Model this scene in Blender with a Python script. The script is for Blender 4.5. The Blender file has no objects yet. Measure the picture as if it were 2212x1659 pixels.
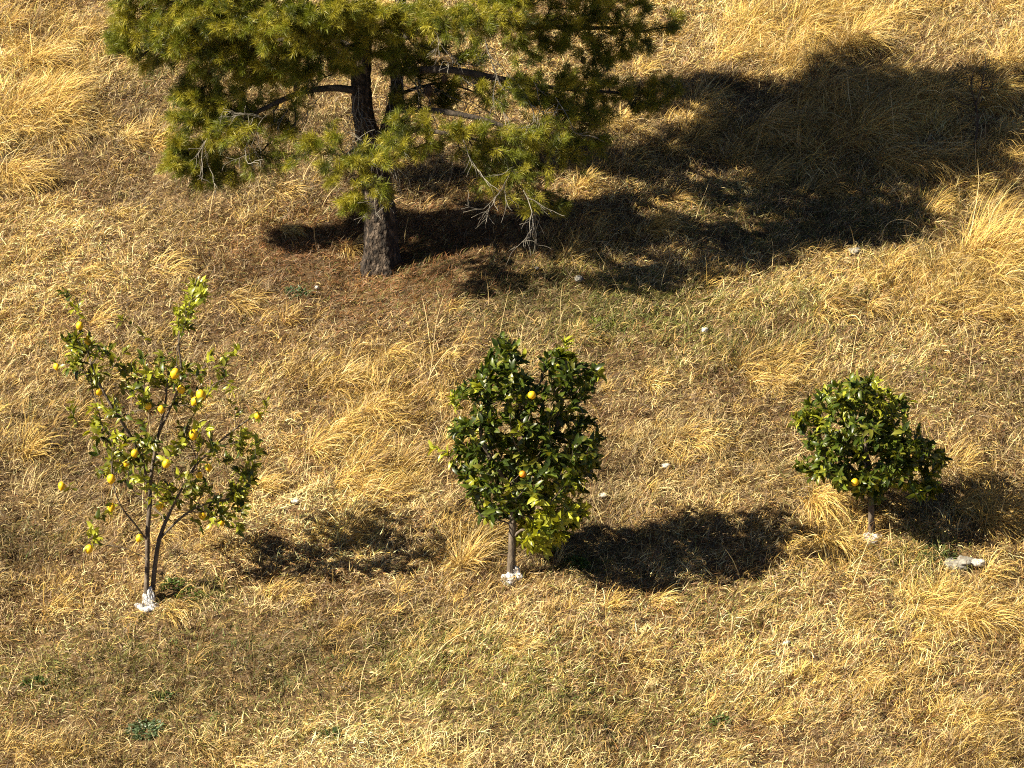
import bpy, math, random
import numpy as np
from mathutils import Vector, Matrix

# ------------------------------------------------------------------ camera, sky, sun, exposure
S = bpy.context.scene
COL = S.collection
R = np.random.default_rng(11)
TILT = math.radians(13.0)        # camera looks down by this
SLOPE = math.tan(math.radians(17.0))   # hillside rises away from the camera
DIST = 40.0
TANH = 0.0975
PW, PH = 2212.0, 1659.0          # the photograph's measuring grid
FWD = np.array([0, math.cos(TILT), -math.sin(TILT)])
UPV = np.array([0, math.sin(TILT), math.cos(TILT)])
CAM = -DIST * FWD
cd = bpy.data.cameras.new('camera')
cam = bpy.data.objects.new('camera', cd)
COL.objects.link(cam)
cam.location = CAM
cam.rotation_euler = (math.pi / 2 - TILT, 0, 0)
cd.lens = 18.0 / TANH
cd.sensor_width = 36.0
cd.clip_start = 0.5
cd.clip_end = 1000.0
S.camera = cam

SUN = np.array([-1.20, -0.46, 0.97]); SUN /= np.linalg.norm(SUN)
W = bpy.data.worlds.new('World'); S.world = W
W.use_nodes = True
nt = W.node_tree
bg = nt.nodes['Background']
sky = nt.nodes.new('ShaderNodeTexSky')
sky.sky_type = 'NISHITA'
sky.sun_disc = False
sky.altitude = 1500.0
sky.air_density = 0.30
sky.dust_density = 0.7
sky.sun_elevation = math.asin(SUN[2])
sky.sun_rotation = math.atan2(SUN[0], SUN[1])
nt.links.new(sky.outputs[0], bg.inputs['Color'])
bg.inputs['Strength'].default_value = 0.05
sl = bpy.data.lights.new('sun', 'SUN')
sl.energy = 5.0
sl.angle = math.radians(0.5)
sl.color = (1.0, 0.89, 0.68)
so = bpy.data.objects.new('sun', sl); COL.objects.link(so)
so.rotation_euler = Vector(SUN).to_track_quat('Z', 'Y').to_euler()
so.location = (-20, -10, 20)
S.view_settings.view_transform = 'Standard'
S.view_settings.look = 'None'
S.view_settings.exposure = 1.42
S.view_settings.gamma = 1.0
S.cycles.max_bounces = 5
S.cycles.diffuse_bounces = 2
S.cycles.transmission_bounces = 3
S.cycles.filter_width = 1.1
S.cycles.use_denoising = False

# ------------------------------------------------------------------ noise, terrain, pixel helpers
_P = R.random((256, 256))
def vnoise(x, y):
    xi = np.floor(x).astype(int); yi = np.floor(y).astype(int)
    fx = x - xi; fy = y - yi
    fx = fx * fx * (3 - 2 * fx); fy = fy * fy * (3 - 2 * fy)
    a = _P[xi & 255, yi & 255]; b = _P[(xi + 1) & 255, yi & 255]
    c = _P[xi & 255, (yi + 1) & 255]; d = _P[(xi + 1) & 255, (yi + 1) & 255]
    return (a * (1 - fx) + b * fx) * (1 - fy) + (c * (1 - fx) + d * fx) * fy
def fbm(x, y, n=3, f=1.0):
    s = 0; a = 1.0; t = 0
    for i in range(n):
        s = s + a * vnoise(x * f + 17.3 * i + 100, y * f + 9.1 * i + 100); t += a
        a *= 0.5; f *= 2.03
    return s / t

def height(x, y):
    x = np.asarray(x, float); y = np.asarray(y, float)
    yy = np.where(y > -9, y, -9 + 12 * np.tanh((y + 9) / 12))
    z = SLOPE * yy
    z = z + 0.34 * (fbm(x, y, 2, 0.33) - 0.5) + 0.20 * (fbm(x + 40, y, 2, 0.9) - 0.5)
    z = z + 0.055 * (fbm(x, y + 70, 2, 4.0) - 0.5)
    return z

def ray(px, py):
    u = (px - PW / 2) / (PW / 2) * TANH
    v = (PH / 2 - py) / (PW / 2) * TANH
    return FWD + np.array([u, 0, 0]) + v * UPV
def gp(px, py):
    """point of the hillside seen at grid position px, py"""
    d = ray(px, py); t = 40.0
    for _ in range(60):
        p = CAM + t * d
        g = (p[2] - float(height(p[0], p[1])))
        t += g / (SLOPE * d[1] - d[2]) * 0.8
    p = CAM + t * d
    return np.array([p[0], p[1], float(height(p[0], p[1]))])
def pt(px, py, y):
    """point at depth y"""
    d = ray(px, py); t = (y - CAM[1]) / d[1]
    return CAM + t * d
def mpp(y):
    return (y - CAM[1]) / FWD[1] * 2 * TANH / PW

# ------------------------------------------------------------------ object helpers
def mesh_obj(name, V, faces_flat, starts, mat, parent=None, col=None, smooth=False, origin=None):
    me = bpy.data.meshes.new(name)
    V = np.asarray(V, np.float32)
    if origin is not None:
        V = V - np.asarray(origin, np.float32)
    me.vertices.add(len(V)); me.vertices.foreach_set('co', V.ravel())
    me.loops.add(len(faces_flat)); me.loops.foreach_set('vertex_index', np.asarray(faces_flat, np.int32))
    me.polygons.add(len(starts)); me.polygons.foreach_set('loop_start', np.asarray(starts, np.int32))
    if smooth:
        me.polygons.foreach_set('use_smooth', np.ones(len(starts), bool))
    me.update(calc_edges=True)
    if col is not None:
        at = me.color_attributes.new('Col', 'FLOAT_COLOR', 'POINT')
        c = np.ones((len(V), 4), np.float32); c[:, :3] = col
        at.data.foreach_set('color', c.ravel())
    me.materials.append(mat)
    o = bpy.data.objects.new(name, me); COL.objects.link(o)
    if origin is not None and parent is None:
        o.location = origin
    if parent is not None:
        o.parent = parent
        if origin is not None:
            o.location = np.asarray(origin) - np.array(parent.location)
        else:
            o.location = -np.array(parent.location)
    return o
def poly(faces):
    flat = []; st = []
    for f in faces:
        st.append(len(flat)); flat.extend(f)
    return flat, st
def tag(o, label=None, cat=None, group=None, kind=None):
    if label: o['label'] = label
    if cat: o['category'] = cat
    if group: o['group'] = group
    if kind: o['kind'] = kind
    return o
def empty(name, loc):
    o = bpy.data.objects.new(name, None); COL.objects.link(o)
    o.location = loc; o.empty_display_size = 0.2
    return o

# ------------------------------------------------------------------ materials
def new_mat(name):
    m = bpy.data.materials.new(name); m.use_nodes = True
    return m, m.node_tree.nodes, m.node_tree.links, m.node_tree.nodes['Principled BSDF']
def leaf_mat(name, rough, spec, trans, tint=(1, 1, 1)):
    m, N, L, b = new_mat(name)
    a = N.new('ShaderNodeVertexColor'); a.layer_name = 'Col'
    L.new(a.outputs[0], b.inputs['Base Color'])
    b.inputs['Roughness'].default_value = rough
    b.inputs['Specular IOR Level'].default_value = spec
    t = N.new('ShaderNodeBsdfTranslucent')
    mx = N.new('ShaderNodeMix'); mx.data_type = 'RGBA'; mx.blend_type = 'MULTIPLY'
    mx.inputs['Factor'].default_value = 1.0
    L.new(a.outputs[0], mx.inputs['A']); mx.inputs['B'].default_value = (*tint, 1)
    L.new(mx.outputs['Result'], t.inputs['Color'])
    sh = N.new('ShaderNodeMixShader'); sh.inputs[0].default_value = trans
    L.new(b.outputs[0], sh.inputs[1]); L.new(t.outputs[0], sh.inputs[2])
    L.new(sh.outputs[0], N['Material Output'].inputs['Surface'])
    return m
M_grass = leaf_mat('dry_grass', 0.55, 0.30, 0.12)
M_leaf = leaf_mat('citrus_leaf', 0.36, 0.4, 0.25, (1.6, 1.5, 0.5))
M_needle = leaf_mat('pine_needle', 0.45, 0.4, 0.22, (1.3, 1.3, 0.5))

def noise_mat(name, stops, scale, rough=0.9, bump=0.4, bscale=None, stretch=(1, 1, 1), detail=6, bdist=0.02):
    m, N, L, b = new_mat(name)
    tc = N.new('ShaderNodeTexCoord')
    mp = N.new('ShaderNodeMapping'); mp.inputs['Scale'].default_value = stretch
    L.new(tc.outputs['Object'], mp.inputs['Vector'])
    n = N.new('ShaderNodeTexNoise'); n.inputs['Scale'].default_value = scale; n.inputs['Detail'].default_value = detail
    L.new(mp.outputs[0], n.inputs['Vector'])
    r = N.new('ShaderNodeValToRGB')
    el = r.color_ramp.elements
    while len(el) < len(stops): el.new(0.5)
    for e, (p, c) in zip(el, stops):
        e.position = p; e.color = (*c, 1)
    L.new(n.outputs['Fac'], r.inputs[0]); L.new(r.outputs[0], b.inputs['Base Color'])
    b.inputs['Roughness'].default_value = rough
    n2 = N.new('ShaderNodeTexNoise'); n2.inputs['Scale'].default_value = bscale or scale * 3; n2.inputs['Detail'].default_value = 4
    L.new(mp.outputs[0], n2.inputs['Vector'])
    bp = N.new('ShaderNodeBump'); bp.inputs['Strength'].default_value = bump; bp.inputs['Distance'].default_value = bdist
    L.new(n2.outputs['Fac'], bp.inputs['Height']); L.new(bp.outputs[0], b.inputs['Normal'])
    return m
M_soil = noise_mat('soil', [(0.3, (0.05, 0.03, 0.014)), (0.5, (0.12, 0.073, 0.03)), (0.7, (0.22, 0.145, 0.062))], 9.0, 1.0, 0.8, 30)
M_pbark = noise_mat('pine_bark', [(0.40, (0.018, 0.013, 0.010)), (0.52, (0.05, 0.034, 0.023)), (0.70, (0.19, 0.145, 0.11))], 30.0, 0.95, 1.0, 45, (1, 1, 0.55), 8, 0.06)
M_limb = noise_mat('pine_limb_bark', [(0.35, (0.02, 0.015, 0.011)), (0.65, (0.085, 0.066, 0.05))], 30.0, 0.95, 0.6, 60, (1, 1, 0.5))
M_dead = noise_mat('dead_twig_bark', [(0.3, (0.17, 0.155, 0.13)), (0.7, (0.33, 0.30, 0.25))], 30.0, 0.9, 0.4, 60)
M_cbark = noise_mat('citrus_bark', [(0.3, (0.045, 0.034, 0.025)), (0.5, (0.11, 0.085, 0.062)), (0.7, (0.20, 0.16, 0.12))], 28.0, 0.9, 0.6, 50, (1, 1, 0.4))
M_lime = noise_mat('whitewash', [(0.36, (0.20, 0.15, 0.10)), (0.46, (0.52, 0.52, 0.53)), (0.7, (0.74, 0.75, 0.78))], 30.0, 0.9, 0.8, 40)
M_rock = noise_mat('limestone', [(0.3, (0.28, 0.26, 0.22)), (0.55, (0.50, 0.47, 0.41)), (0.7, (0.70, 0.67, 0.60))], 12.0, 0.9, 0.7, 30)
M_rockgrey = noise_mat('grey_stone', [(0.35, (0.16, 0.15, 0.13)), (0.65, (0.33, 0.31, 0.27))], 12.0, 0.9, 0.7, 30)
M_cone = noise_mat('pine_cone', [(0.35, (0.05, 0.03, 0.018)), (0.65, (0.14, 0.085, 0.05))], 40.0, 0.8, 0.8, 60)
def fruit_mat(name, c0, c1):
    m = noise_mat(name, [(0.35, c0), (0.65, c1)], 18.0, 0.42, 0.35, 140, bdist=0.004)
    return m
M_lemon = fruit_mat('lemon_peel', (0.83, 0.44, 0.010), (0.91, 0.59, 0.014))
M_orange = fruit_mat('orange_peel', (0.75, 0.22, 0.01), (0.80, 0.32, 0.015))

# ------------------------------------------------------------------ the hillside
def axis(lo, hi, a, b, fine, coarse):
    l = np.arange(a, b, fine)
    left = a - np.cumsum(coarse * 1.18 ** np.arange(60)); left = left[left > lo][::-1]
    right = b + np.cumsum(coarse * 1.18 ** np.arange(60)); right = right[right < hi]
    return np.concatenate([[lo], left, l, right, [hi]])
gx = axis(-120, 120, -6.5, 6.5, 0.06, 0.07)
gy = axis(-90, 160, -9, 11, 0.07, 0.08)
GX, GY = np.meshgrid(gx, gy, indexing='ij')
GZ = height(GX, GY)
nx, ny = len(gx), len(gy)
idx = np.arange(nx * ny).reshape(nx, ny)
quads = np.stack([idx[:-1, :-1], idx[1:, :-1], idx[1:, 1:], idx[:-1, 1:]], -1).reshape(-1, 4)
g = mesh_obj('ground', np.stack([GX, GY, GZ], -1).reshape(-1, 3), quads.ravel(), np.arange(len(quads)) * 4, M_soil, smooth=True)
tag(g, 'dry brown hillside soil under the golden grass', kind='structure')

# ------------------------------------------------------------------ where the grass is tall, green, littered
def blobs(lst):
    out = []
    for (px, py, rx, ry, a) in lst:
        p = gp(px, py); m = mpp(p[1])
        out.append((p[0], p[1], rx * m, ry * m / 0.5, a))
    return out
def field(bl, x, y):
    f = np.zeros_like(x)
    for (cx, cy, rx, ry, a) in bl:
        f = f + a * np.exp(-(((x - cx) / rx) ** 2 + ((y - cy) / ry) ** 2))
    return f
TALL = blobs([(90, 130, 120, 60, .9), (100, 240, 130, 50, 1), (30, 370, 100, 70, .9), (310, 310, 90, 35, .7),
              (1560, 70, 160, 60, .8), (1850, 60, 160, 70, 1.1), (1780, 150, 260, 40, 1.1), (2120, 90, 160, 120, .9), (2100, 200, 140, 70, .6),
              (1700, 240, 220, 70, 1.1), (1450, 340, 200, 80, .9), (1980, 330, 220, 80, 1.1), (2150, 330, 100, 40, .6),
              (2160, 500, 110, 90, 1.2), (2060, 620, 170, 70, .9), (1850, 640, 150, 60, .5), (2150, 640, 90, 60, .7), (1640, 800, 120, 40, .6),
              (1400, 490, 80, 40, .5), (1220, 540, 60, 40, .5), (560, 480, 260, 40, .3), (340, 620, 120, 40, .5),
              (700, 800, 150, 90, .5), (820, 900, 150, 60, .7), (760, 1010, 200, 40, .8), (930, 820, 80, 80, .4),
              (40, 730, 100, 70, .6), (60, 880, 110, 80, .7), (150, 900, 80, 70, .5), (1400, 960, 170, 45, .6),
              (1000, 1180, 60, 60, .7), (740, 1150, 60, 40, .6), (1790, 1120, 90, 90, .9), (2150, 1090, 80, 60, .9), (2170, 1200, 60, 80, .7),
              (2060, 1300, 120, 60, .9), (2100, 1420, 130, 70, .7), (1720, 1440, 170, 50, .8), (1430, 1440, 120, 40, .4),
              (1620, 1570, 110, 40, .7), (1900, 1560, 200, 60, .6), (2120, 1600, 120, 60, .7), (180, 1210, 90, 50, .5), (90, 1300, 110, 40, .4),
              (150, 1640, 130, 40, .6), (440, 1640, 120, 30, .3), (960, 1640, 120, 25, .4), (1060, 1370, 90, 30, .3), (40, 40, 80, 60, .5), (20, 570, 60, 50, .4)])
def tall(x, y):
    """tall grass stands in separate tussocks with short grass between"""
    cell = np.clip((fbm(x + 3, y * 1.25 + 8, 2, 1.75) - .43) * 6, 0, 1)
    return np.clip(field(TALL, x, y), 0, 1.1) * (.06 + .94 * cell)
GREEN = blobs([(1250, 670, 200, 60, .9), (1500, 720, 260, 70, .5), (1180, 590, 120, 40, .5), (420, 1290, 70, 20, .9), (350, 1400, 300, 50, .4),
               (150, 1450, 300, 60, 1.0), (760, 1420, 300, 60, .5), (560, 1560, 300, 60, .4), (1250, 1230, 60, 20, .7), (1150, 1510, 300, 70, .7), (1000, 1420, 200, 40, .5), (850, 620, 150, 40, .3), (1650, 660, 200, 50, .4), (350, 1560, 300, 50, .4),  # first blob: olive grass colour stands in for a soft shaded patch, lower left
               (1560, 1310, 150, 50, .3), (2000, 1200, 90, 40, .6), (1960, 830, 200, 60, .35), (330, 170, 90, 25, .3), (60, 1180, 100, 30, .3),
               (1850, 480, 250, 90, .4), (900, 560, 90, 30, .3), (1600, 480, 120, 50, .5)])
LITTER = blobs([(760, 520, 170, 60, 1), (860, 620, 180, 50, 1.1), (640, 560, 130, 60, .8), (950, 560, 140, 50, .6), (1000, 480, 250, 70, .6), (720, 690, 140, 40, .4)])
DUN = blobs([(180, 430, 220, 60, .7), (420, 680, 260, 60, .4), (560, 640, 200, 60, .5), (640, 700, 220, 50, .6), (120, 1440, 220, 50, 1.3), (250, 1400, 300, 60, .6), (700, 1330, 260, 60, .5), (2080, 800, 200, 40, .5), (1400, 1330, 160, 60, .4), (260, 250, 70, 60, .4)])  # lower left pair darkens the grass colour to imitate a soft shaded patch

WORN = blobs([(780, 1065, 260, 26, 1), (1380, 1060, 150, 26, .8), (70, 1060, 110, 30, .7), (1520, 960, 260, 40, .6), (620, 1110, 120, 25, .6), (560, 1600, 500, 40, .5), (1000, 1640, 500, 30, .5), (300, 1330, 200, 20, .4)])
C_STRAW = np.array([0.58, 0.395, 0.135]); C_GOLD = np.array([0.74, 0.50, 0.14]); C_PALE = np.array([0.80, 0.63, 0.31])
C_BROWN = np.array([0.17, 0.095, 0.036]); C_GREY = np.array([0.34, 0.25, 0.15]); C_OLIVE = np.array([0.20, 0.20, 0.045]); C_RED = np.array([0.35, 0.165, 0.062])

def blades(pos, az, e0, bend, length, width, k, colour, roll=None, curl=None, lift=None):
    """bent grass blades that follow the terrain. returns verts, faces, colours"""
    n = len(pos)
    roll = R.uniform(-1.2, 1.2, n) if roll is None else roll
    curl = R.normal(0, 0.5, n) if curl is None else curl
    V = np.zeros((n, 2 * k + 1, 3))
    hx = pos[:, 0].copy(); hy = pos[:, 1].copy(); hz = np.full(n, -0.01) if lift is None else lift.copy()
    seg = length / k
    for i in range(k + 1):
        t = i / k
        e = e0 - bend * t
        a = az + curl * t
        d = np.stack([np.cos(e) * np.cos(a), np.cos(e) * np.sin(a), np.sin(e)], -1)
        side = np.stack([-np.sin(a), np.cos(a), 0 * a], -1)
        nrm = np.cross(side, d)
        wv = side * np.cos(roll)[:, None] + nrm * np.sin(roll)[:, None]
        zz = np.maximum(hz, 0.004 if i else -0.01)
        c = np.stack([hx, hy, height(hx, hy) + zz], -1)
        if i < k:
            w = (width * (1 - 0.55 * t) * 0.5)[:, None]
            V[:, 2 * i] = c - wv * w; V[:, 2 * i + 1] = c + wv * w
        else:
            V[:, 2 * k] = c
        hx = hx + d[:, 0] * seg; hy = hy + d[:, 1] * seg; hz = hz + d[:, 2] * seg
    nv = 2 * k + 1
    F = []; 
    base = (np.arange(n) * nv)[:, None]
    q = np.concatenate([np.array([[2 * i, 2 * i + 1, 2 * i + 3, 2 * i + 2]]) for i in range(k - 1)] + [np.array([[2 * k - 2, 2 * k - 1, 2 * k]])], 1) if k > 1 else np.array([[0, 1, 2]])
    flat = (base + q).ravel()
    per = 4 * (k - 1) + 3
    st0 = np.concatenate([np.arange(k - 1) * 4, [4 * (k - 1)]])
    starts = ((np.arange(n) * per)[:, None] + st0).ravel()
    C = np.repeat(colour, nv, 0)
    return V.reshape(-1, 3), flat, starts, C
def join(parts):
    V = []; F = []; St = []; C = []; nv = 0; nl = 0
    for v, f, s, c in parts:
        V.append(v); F.append(np.asarray(f) + nv); St.append(np.asarray(s) + nl); C.append(c)
        nv += len(v); nl += len(f)
    return np.concatenate(V), np.concatenate(F), np.concatenate(St), np.concatenate(C)

def in_view(x, y, pad):
    z = height(x, y)
    d = np.stack([x, y, z], -1) - CAM
    dep = d @ FWD
    u = d[:, 0] / dep / TANH; v = (d @ UPV) / dep / TANH
    return (np.abs(u) < 1 + pad) & (np.abs(v) < 0.75 + pad)

def mixc(w, cols):
    w = np.maximum(w, 0.0); cw = np.cumsum(w / w.sum(1, keepdims=True), 1)
    r = R.random(len(w))[:, None]
    k = np.minimum((r > cw).sum(1), len(cols) - 1)
    return np.stack(cols)[k]

KEEP = []
for (px, py, r) in [(320, 1304, 20), (1106, 1246, 20), (1882, 1166, 24), (2075, 1222, 34), (2112, 1230, 16), (1523, 724, 9), (1250, 614, 10), (1160, 587, 6), (1848, 555, 13),
                    (640, 1091, 11), (1440, 1016, 10), (1302, 1080, 11), (685, 630, 6), (1700, 1397, 9), (312, 1590, 34), (372, 1270, 20), (405, 1292, 20), (1245, 1224, 18), (642, 640, 18)]:
    p = gp(px, py); KEEP.append((p[0], p[1] - .03, r * mpp(p[1])))
def clear(x, y):
    k = np.ones(len(x), bool)
    for (cx, cy, r) in KEEP: k &= ((x - cx) ** 2 + ((y - cy) * .75) ** 2 > r * r) | (R.random(len(x)) < .12)
    return k
def thatch(nt_):
    x = R.uniform(-5.6, 5.6, nt_); y = R.uniform(-8.2, 9.5, nt_)
    keep = in_view(x, y, 0.25); x = x[keep]; y = y[keep]
    # blades gather in little tufts that share a lean
    ncl = len(x) // 9
    cx = x[:ncl]; cy = y[:ncl]
    own = R.integers(0, ncl, len(x)); tuft = R.random(len(x)) < 0.62
    sc = R.normal(0, 0.018, (len(x), 2))
    x = np.where(tuft, cx[own] + sc[:, 0], x); y = np.where(tuft, cy[own] + sc[:, 1], y)
    kk = clear(x, y); x = x[kk]; y = y[kk]; tuft = tuft[kk]; own = own[kk]
    n = len(x)
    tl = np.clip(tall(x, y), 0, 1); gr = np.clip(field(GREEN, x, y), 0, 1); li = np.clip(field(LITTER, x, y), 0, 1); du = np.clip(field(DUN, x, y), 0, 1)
    flow = 2.5 * (fbm(x, y, 2, 0.5) - 0.5)
    az0 = np.where(tuft, (np.arange(n) * 0 + R.uniform(0, 6.283, ncl)[own]), R.uniform(0, 6.283, n))
    az = np.where(R.random(n) < 0.42, flow - 0.3 + R.normal(0, 0.5, n), az0 + R.normal(0, 0.7, n))
    clod = fbm(x, y, 2, 3.0)
    heap = np.clip((fbm(x, y, 2, 7.0) - 0.38) * 3.0, 0, 1)
    lift = np.where(R.random(n) < 0.6, R.random(n) * 0.075 * heap * (1 - .5 * li), -0.008)
    e0 = np.abs(R.normal(0.30, 0.45, n)) + 0.45 * tuft * R.random(n) * heap + 0.3 * tl
    bend = R.uniform(-0.2, 1.8, n)
    length = R.uniform(0.045, 0.15, n) * (0.7 + 0.95 * tl) * (0.7 + 0.7 * clod) * (1 - 0.2 * li)
    width = R.uniform(0.0028, 0.0061, n)
    bn = fbm(x + 30, y + 10, 3, 0.8)
    wn = np.clip(field(WORN, x, y), 0, 1); b2 = fbm(x + 60, y + 33, 2, 2.6)
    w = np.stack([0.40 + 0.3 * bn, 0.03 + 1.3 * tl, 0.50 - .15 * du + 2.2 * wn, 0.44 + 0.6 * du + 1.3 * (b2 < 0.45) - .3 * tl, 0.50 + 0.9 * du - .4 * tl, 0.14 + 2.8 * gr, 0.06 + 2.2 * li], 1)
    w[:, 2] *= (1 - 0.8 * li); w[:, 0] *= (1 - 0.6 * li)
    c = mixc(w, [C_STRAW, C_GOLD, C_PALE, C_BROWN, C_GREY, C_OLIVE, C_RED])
    c = c * R.normal(1, 0.16, (n, 1)).clip(0.5, 1.5) * R.normal(1, 0.04, (n, 3))
    c = np.clip(c * (0.26 + 1.36 * bn[:, None]), 0.01, 0.85)
    pos = np.stack([x, y], -1)
    return blades(pos, az, e0, bend, length, width, 2, c, lift=lift, curl=R.normal(0, .6, n))

def tussock(x, y, rad, length, n, lean_az, lean=0.5, tone=1.0, gold=0.7):
    """one grass tussock: many long blades from one root, arching over"""
    r = rad * np.sqrt(R.random(n)); a = R.uniform(0, 6.283, n)
    px = x + r * np.cos(a); py = y + r * np.sin(a)
    ox = .7 * np.cos(a) * r / max(rad, 1e-3) + lean * 1.6 * math.cos(lean_az) + R.normal(0, .22, n)
    oy = .7 * np.sin(a) * r / max(rad, 1e-3) + lean * 1.6 * math.sin(lean_az) + R.normal(0, .22, n)
    az = np.arctan2(oy, ox)
    e0 = R.normal(1.2 - 0.35 * lean, 0.25, n)
    bend = R.normal(0.9 + 1.1 * lean, 0.4, n)
    L = length * R.uniform(0.45, 1.1, n)
    w = R.uniform(0.0024, 0.0052, n)
    m = R.random((n, 1))
    c = np.where(m < gold, C_GOLD, np.where(m < gold + 0.18, C_PALE, C_STRAW * 0.8))
    dk = R.random((n, 1)) < 0.16
    c = np.where(dk, C_BROWN * 1.3, c)
    c = c * (0.75 + 0.35 * R.random((n, 1)))
    c = np.clip(c * tone * R.normal(1, 0.14, (n, 1)).clip(0.6, 1.4), 0.01, 0.85)
    return blades(np.stack([px, py], -1), az, e0, bend, L, w, 4, c, curl=R.normal(0, 0.35, n))

# the matted dry grass and the uncounted tussocks: one mass
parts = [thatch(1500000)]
x = R.uniform(-5.4, 5.4, 9000); y = R.uniform(-8, 9, 9000)
k = in_view(x, y, 0.23); x = x[k]; y = y[k]
tl = tall(x, y)
k = R.random(len(x)) < np.clip(tl * 0.46 + 0.012, 0, 0.5)
keep = clear(x, y) & k
for xx, yy, t in zip(x[keep], y[keep], tl[keep]):
    s = 0.55 + 0.45 * min(t, 1.0)
    la = -0.35 + 1.6 * (float(fbm(xx, yy + 20, 2, .45)) - .5) + R.normal(0, .25)
    parts.append(tussock(xx, yy, R.uniform(.05, .14), R.uniform(.24, .50) * s, int(R.integers(100, 230)), la, R.uniform(.35, .95), R.uniform(.72, 1.22), R.uniform(.4, .8)))
# soft middle-height grass in small clumps
nm = 9000
x = R.uniform(-5.4, 5.4, nm); y = R.uniform(-8, 9, nm)
k = in_view(x, y, .23) & clear(x, y); x = x[k]; y = y[k]
f = np.clip(tall(x, y), 0, 1) * .6 + .03 + .4 * (fbm(x + 7, y + 3, 3, 1.1) > .56) - .5 * np.clip(field(LITTER, x, y), 0, 1)
k = R.random(len(x)) < f; x = x[k]; y = y[k]; nb = 34
sz = np.repeat(R.uniform(.5, 1.15, len(x)), nb); tone = np.repeat(R.uniform(.7, 1.15, len(x)), nb); hue = np.repeat(R.random(len(x)), nb); lz = np.repeat(R.normal(0, .4, len(x)), nb)
x = np.repeat(x, nb) + R.normal(0, .03, len(x) * nb); y = np.repeat(y, nb) + R.normal(0, .03, len(y) * nb); n = len(x)
az = -.35 + 1.6 * (fbm(x, y + 20, 2, .45) - .5) + lz + R.normal(0, .75, n)
c = np.where((hue < .45)[:, None], C_STRAW, np.where((hue < .72)[:, None], C_GOLD, np.where((hue < .86)[:, None], C_PALE, C_GREY)))
c = np.where(R.random((n, 1)) < .16, C_BROWN, c) * tone[:, None] * R.normal(1, .14, (n, 1)).clip(.6, 1.4)
parts.append(blades(np.stack([x, y], -1), az, R.normal(.95, .3, n), R.normal(1.1, .45, n), sz * R.uniform(.08, .21, n), R.uniform(.0024, .0048, n), 3, np.clip(c, .01, .85), curl=R.normal(0, .4, n)))
# lone seed stalks
n = 260
x = R.uniform(-5.2, 5.2, n * 3); y = R.uniform(-8, 9, n * 3); k = in_view(x, y, .1); x = x[k][:n]; y = y[k][:n]; n = len(x)
parts.append(blades(np.stack([x, y], -1), R.uniform(0, 6.28, n), R.normal(1.25, .2, n), R.uniform(0.1, 1.2, n), R.uniform(.2, .55, n), np.full(n, .004), 5, np.tile(C_PALE, (n, 1))))
V, F, St, C = join(parts)
o = mesh_obj('dry_grass', V, F, St, M_grass, col=C)
tag(o, 'matted golden dry grass covering the whole hillside', 'grass', kind='stuff')

# green sprouts between the dry stems
n = 26000
x = R.uniform(-5.4, 5.4, n); y = R.uniform(-8, 9, n)
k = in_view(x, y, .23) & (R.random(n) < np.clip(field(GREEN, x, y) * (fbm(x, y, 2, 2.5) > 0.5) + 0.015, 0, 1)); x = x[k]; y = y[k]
rep = 7
x = np.repeat(x, rep) + R.normal(0, .02, len(x) * rep); y = np.repeat(y, rep) + R.normal(0, .02, len(y) * rep); n = len(x)
c = np.array([0.085, 0.125, 0.03]) * R.uniform(.6, 1.7, (n, 1)) * R.normal(1, .1, (n, 3))
V, F, St, C = blades(np.stack([x, y], -1), R.uniform(0, 6.28, n), R.normal(.8, .35, n), R.uniform(0, 1.2, n), R.uniform(.03, .08, n), R.uniform(.004, .009, n), 2, np.clip(c, .01, 1))
o = mesh_obj('green_sprouts', V, F, St, M_grass, col=C)
tag(o, 'fresh green sprouts scattered between the dry stems', 'grass', kind='stuff')

# ------------------------------------------------------------------ leaf-like faces
def leaves(pos, d, up, length, width, colour, fold=0.35, droop=0.25):
    n = len(pos)
    d = d / np.linalg.norm(d, axis=1, keepdims=True)
    s = np.cross(d, up); s /= np.linalg.norm(s, axis=1, keepdims=True) + 1e-9
    nr = np.cross(s, d)
    L = length[:, None]; Wd = width[:, None]
    V = np.zeros((n, 8, 3))
    f1, f2 = 0.33, 0.72
    V[:, 0] = pos
    V[:, 1] = pos + d * L * f1 - s * Wd * .5 + nr * Wd * fold * .5
    V[:, 2] = pos + d * L * f1 + nr * L * 0.02
    V[:, 3] = pos + d * L * f1 + s * Wd * .5 + nr * Wd * fold * .5
    V[:, 4] = pos + d * L * f2 - s * Wd * .38 + nr * (Wd * fold * .4 - L * droop * .3)
    V[:, 5] = pos + d * L * f2 - nr * L * droop * .3
    V[:, 6] = pos + d * L * f2 + s * Wd * .38 + nr * (Wd * fold * .4 - L * droop * .3)
    V[:, 7] = pos + d * L - nr * L * droop
    fl = np.array([0, 2, 1, 0, 3, 2, 1, 2, 5, 4, 2, 3, 6, 5, 4, 5, 7, 5, 6, 7])
    st = np.array([0, 3, 6, 10, 14, 17])
    b = np.arange(n)[:, None]
    return V.reshape(-1, 3), (b * 8 + fl).ravel(), (b * 20 + st).ravel(), np.repeat(colour, 8, 0)

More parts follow.
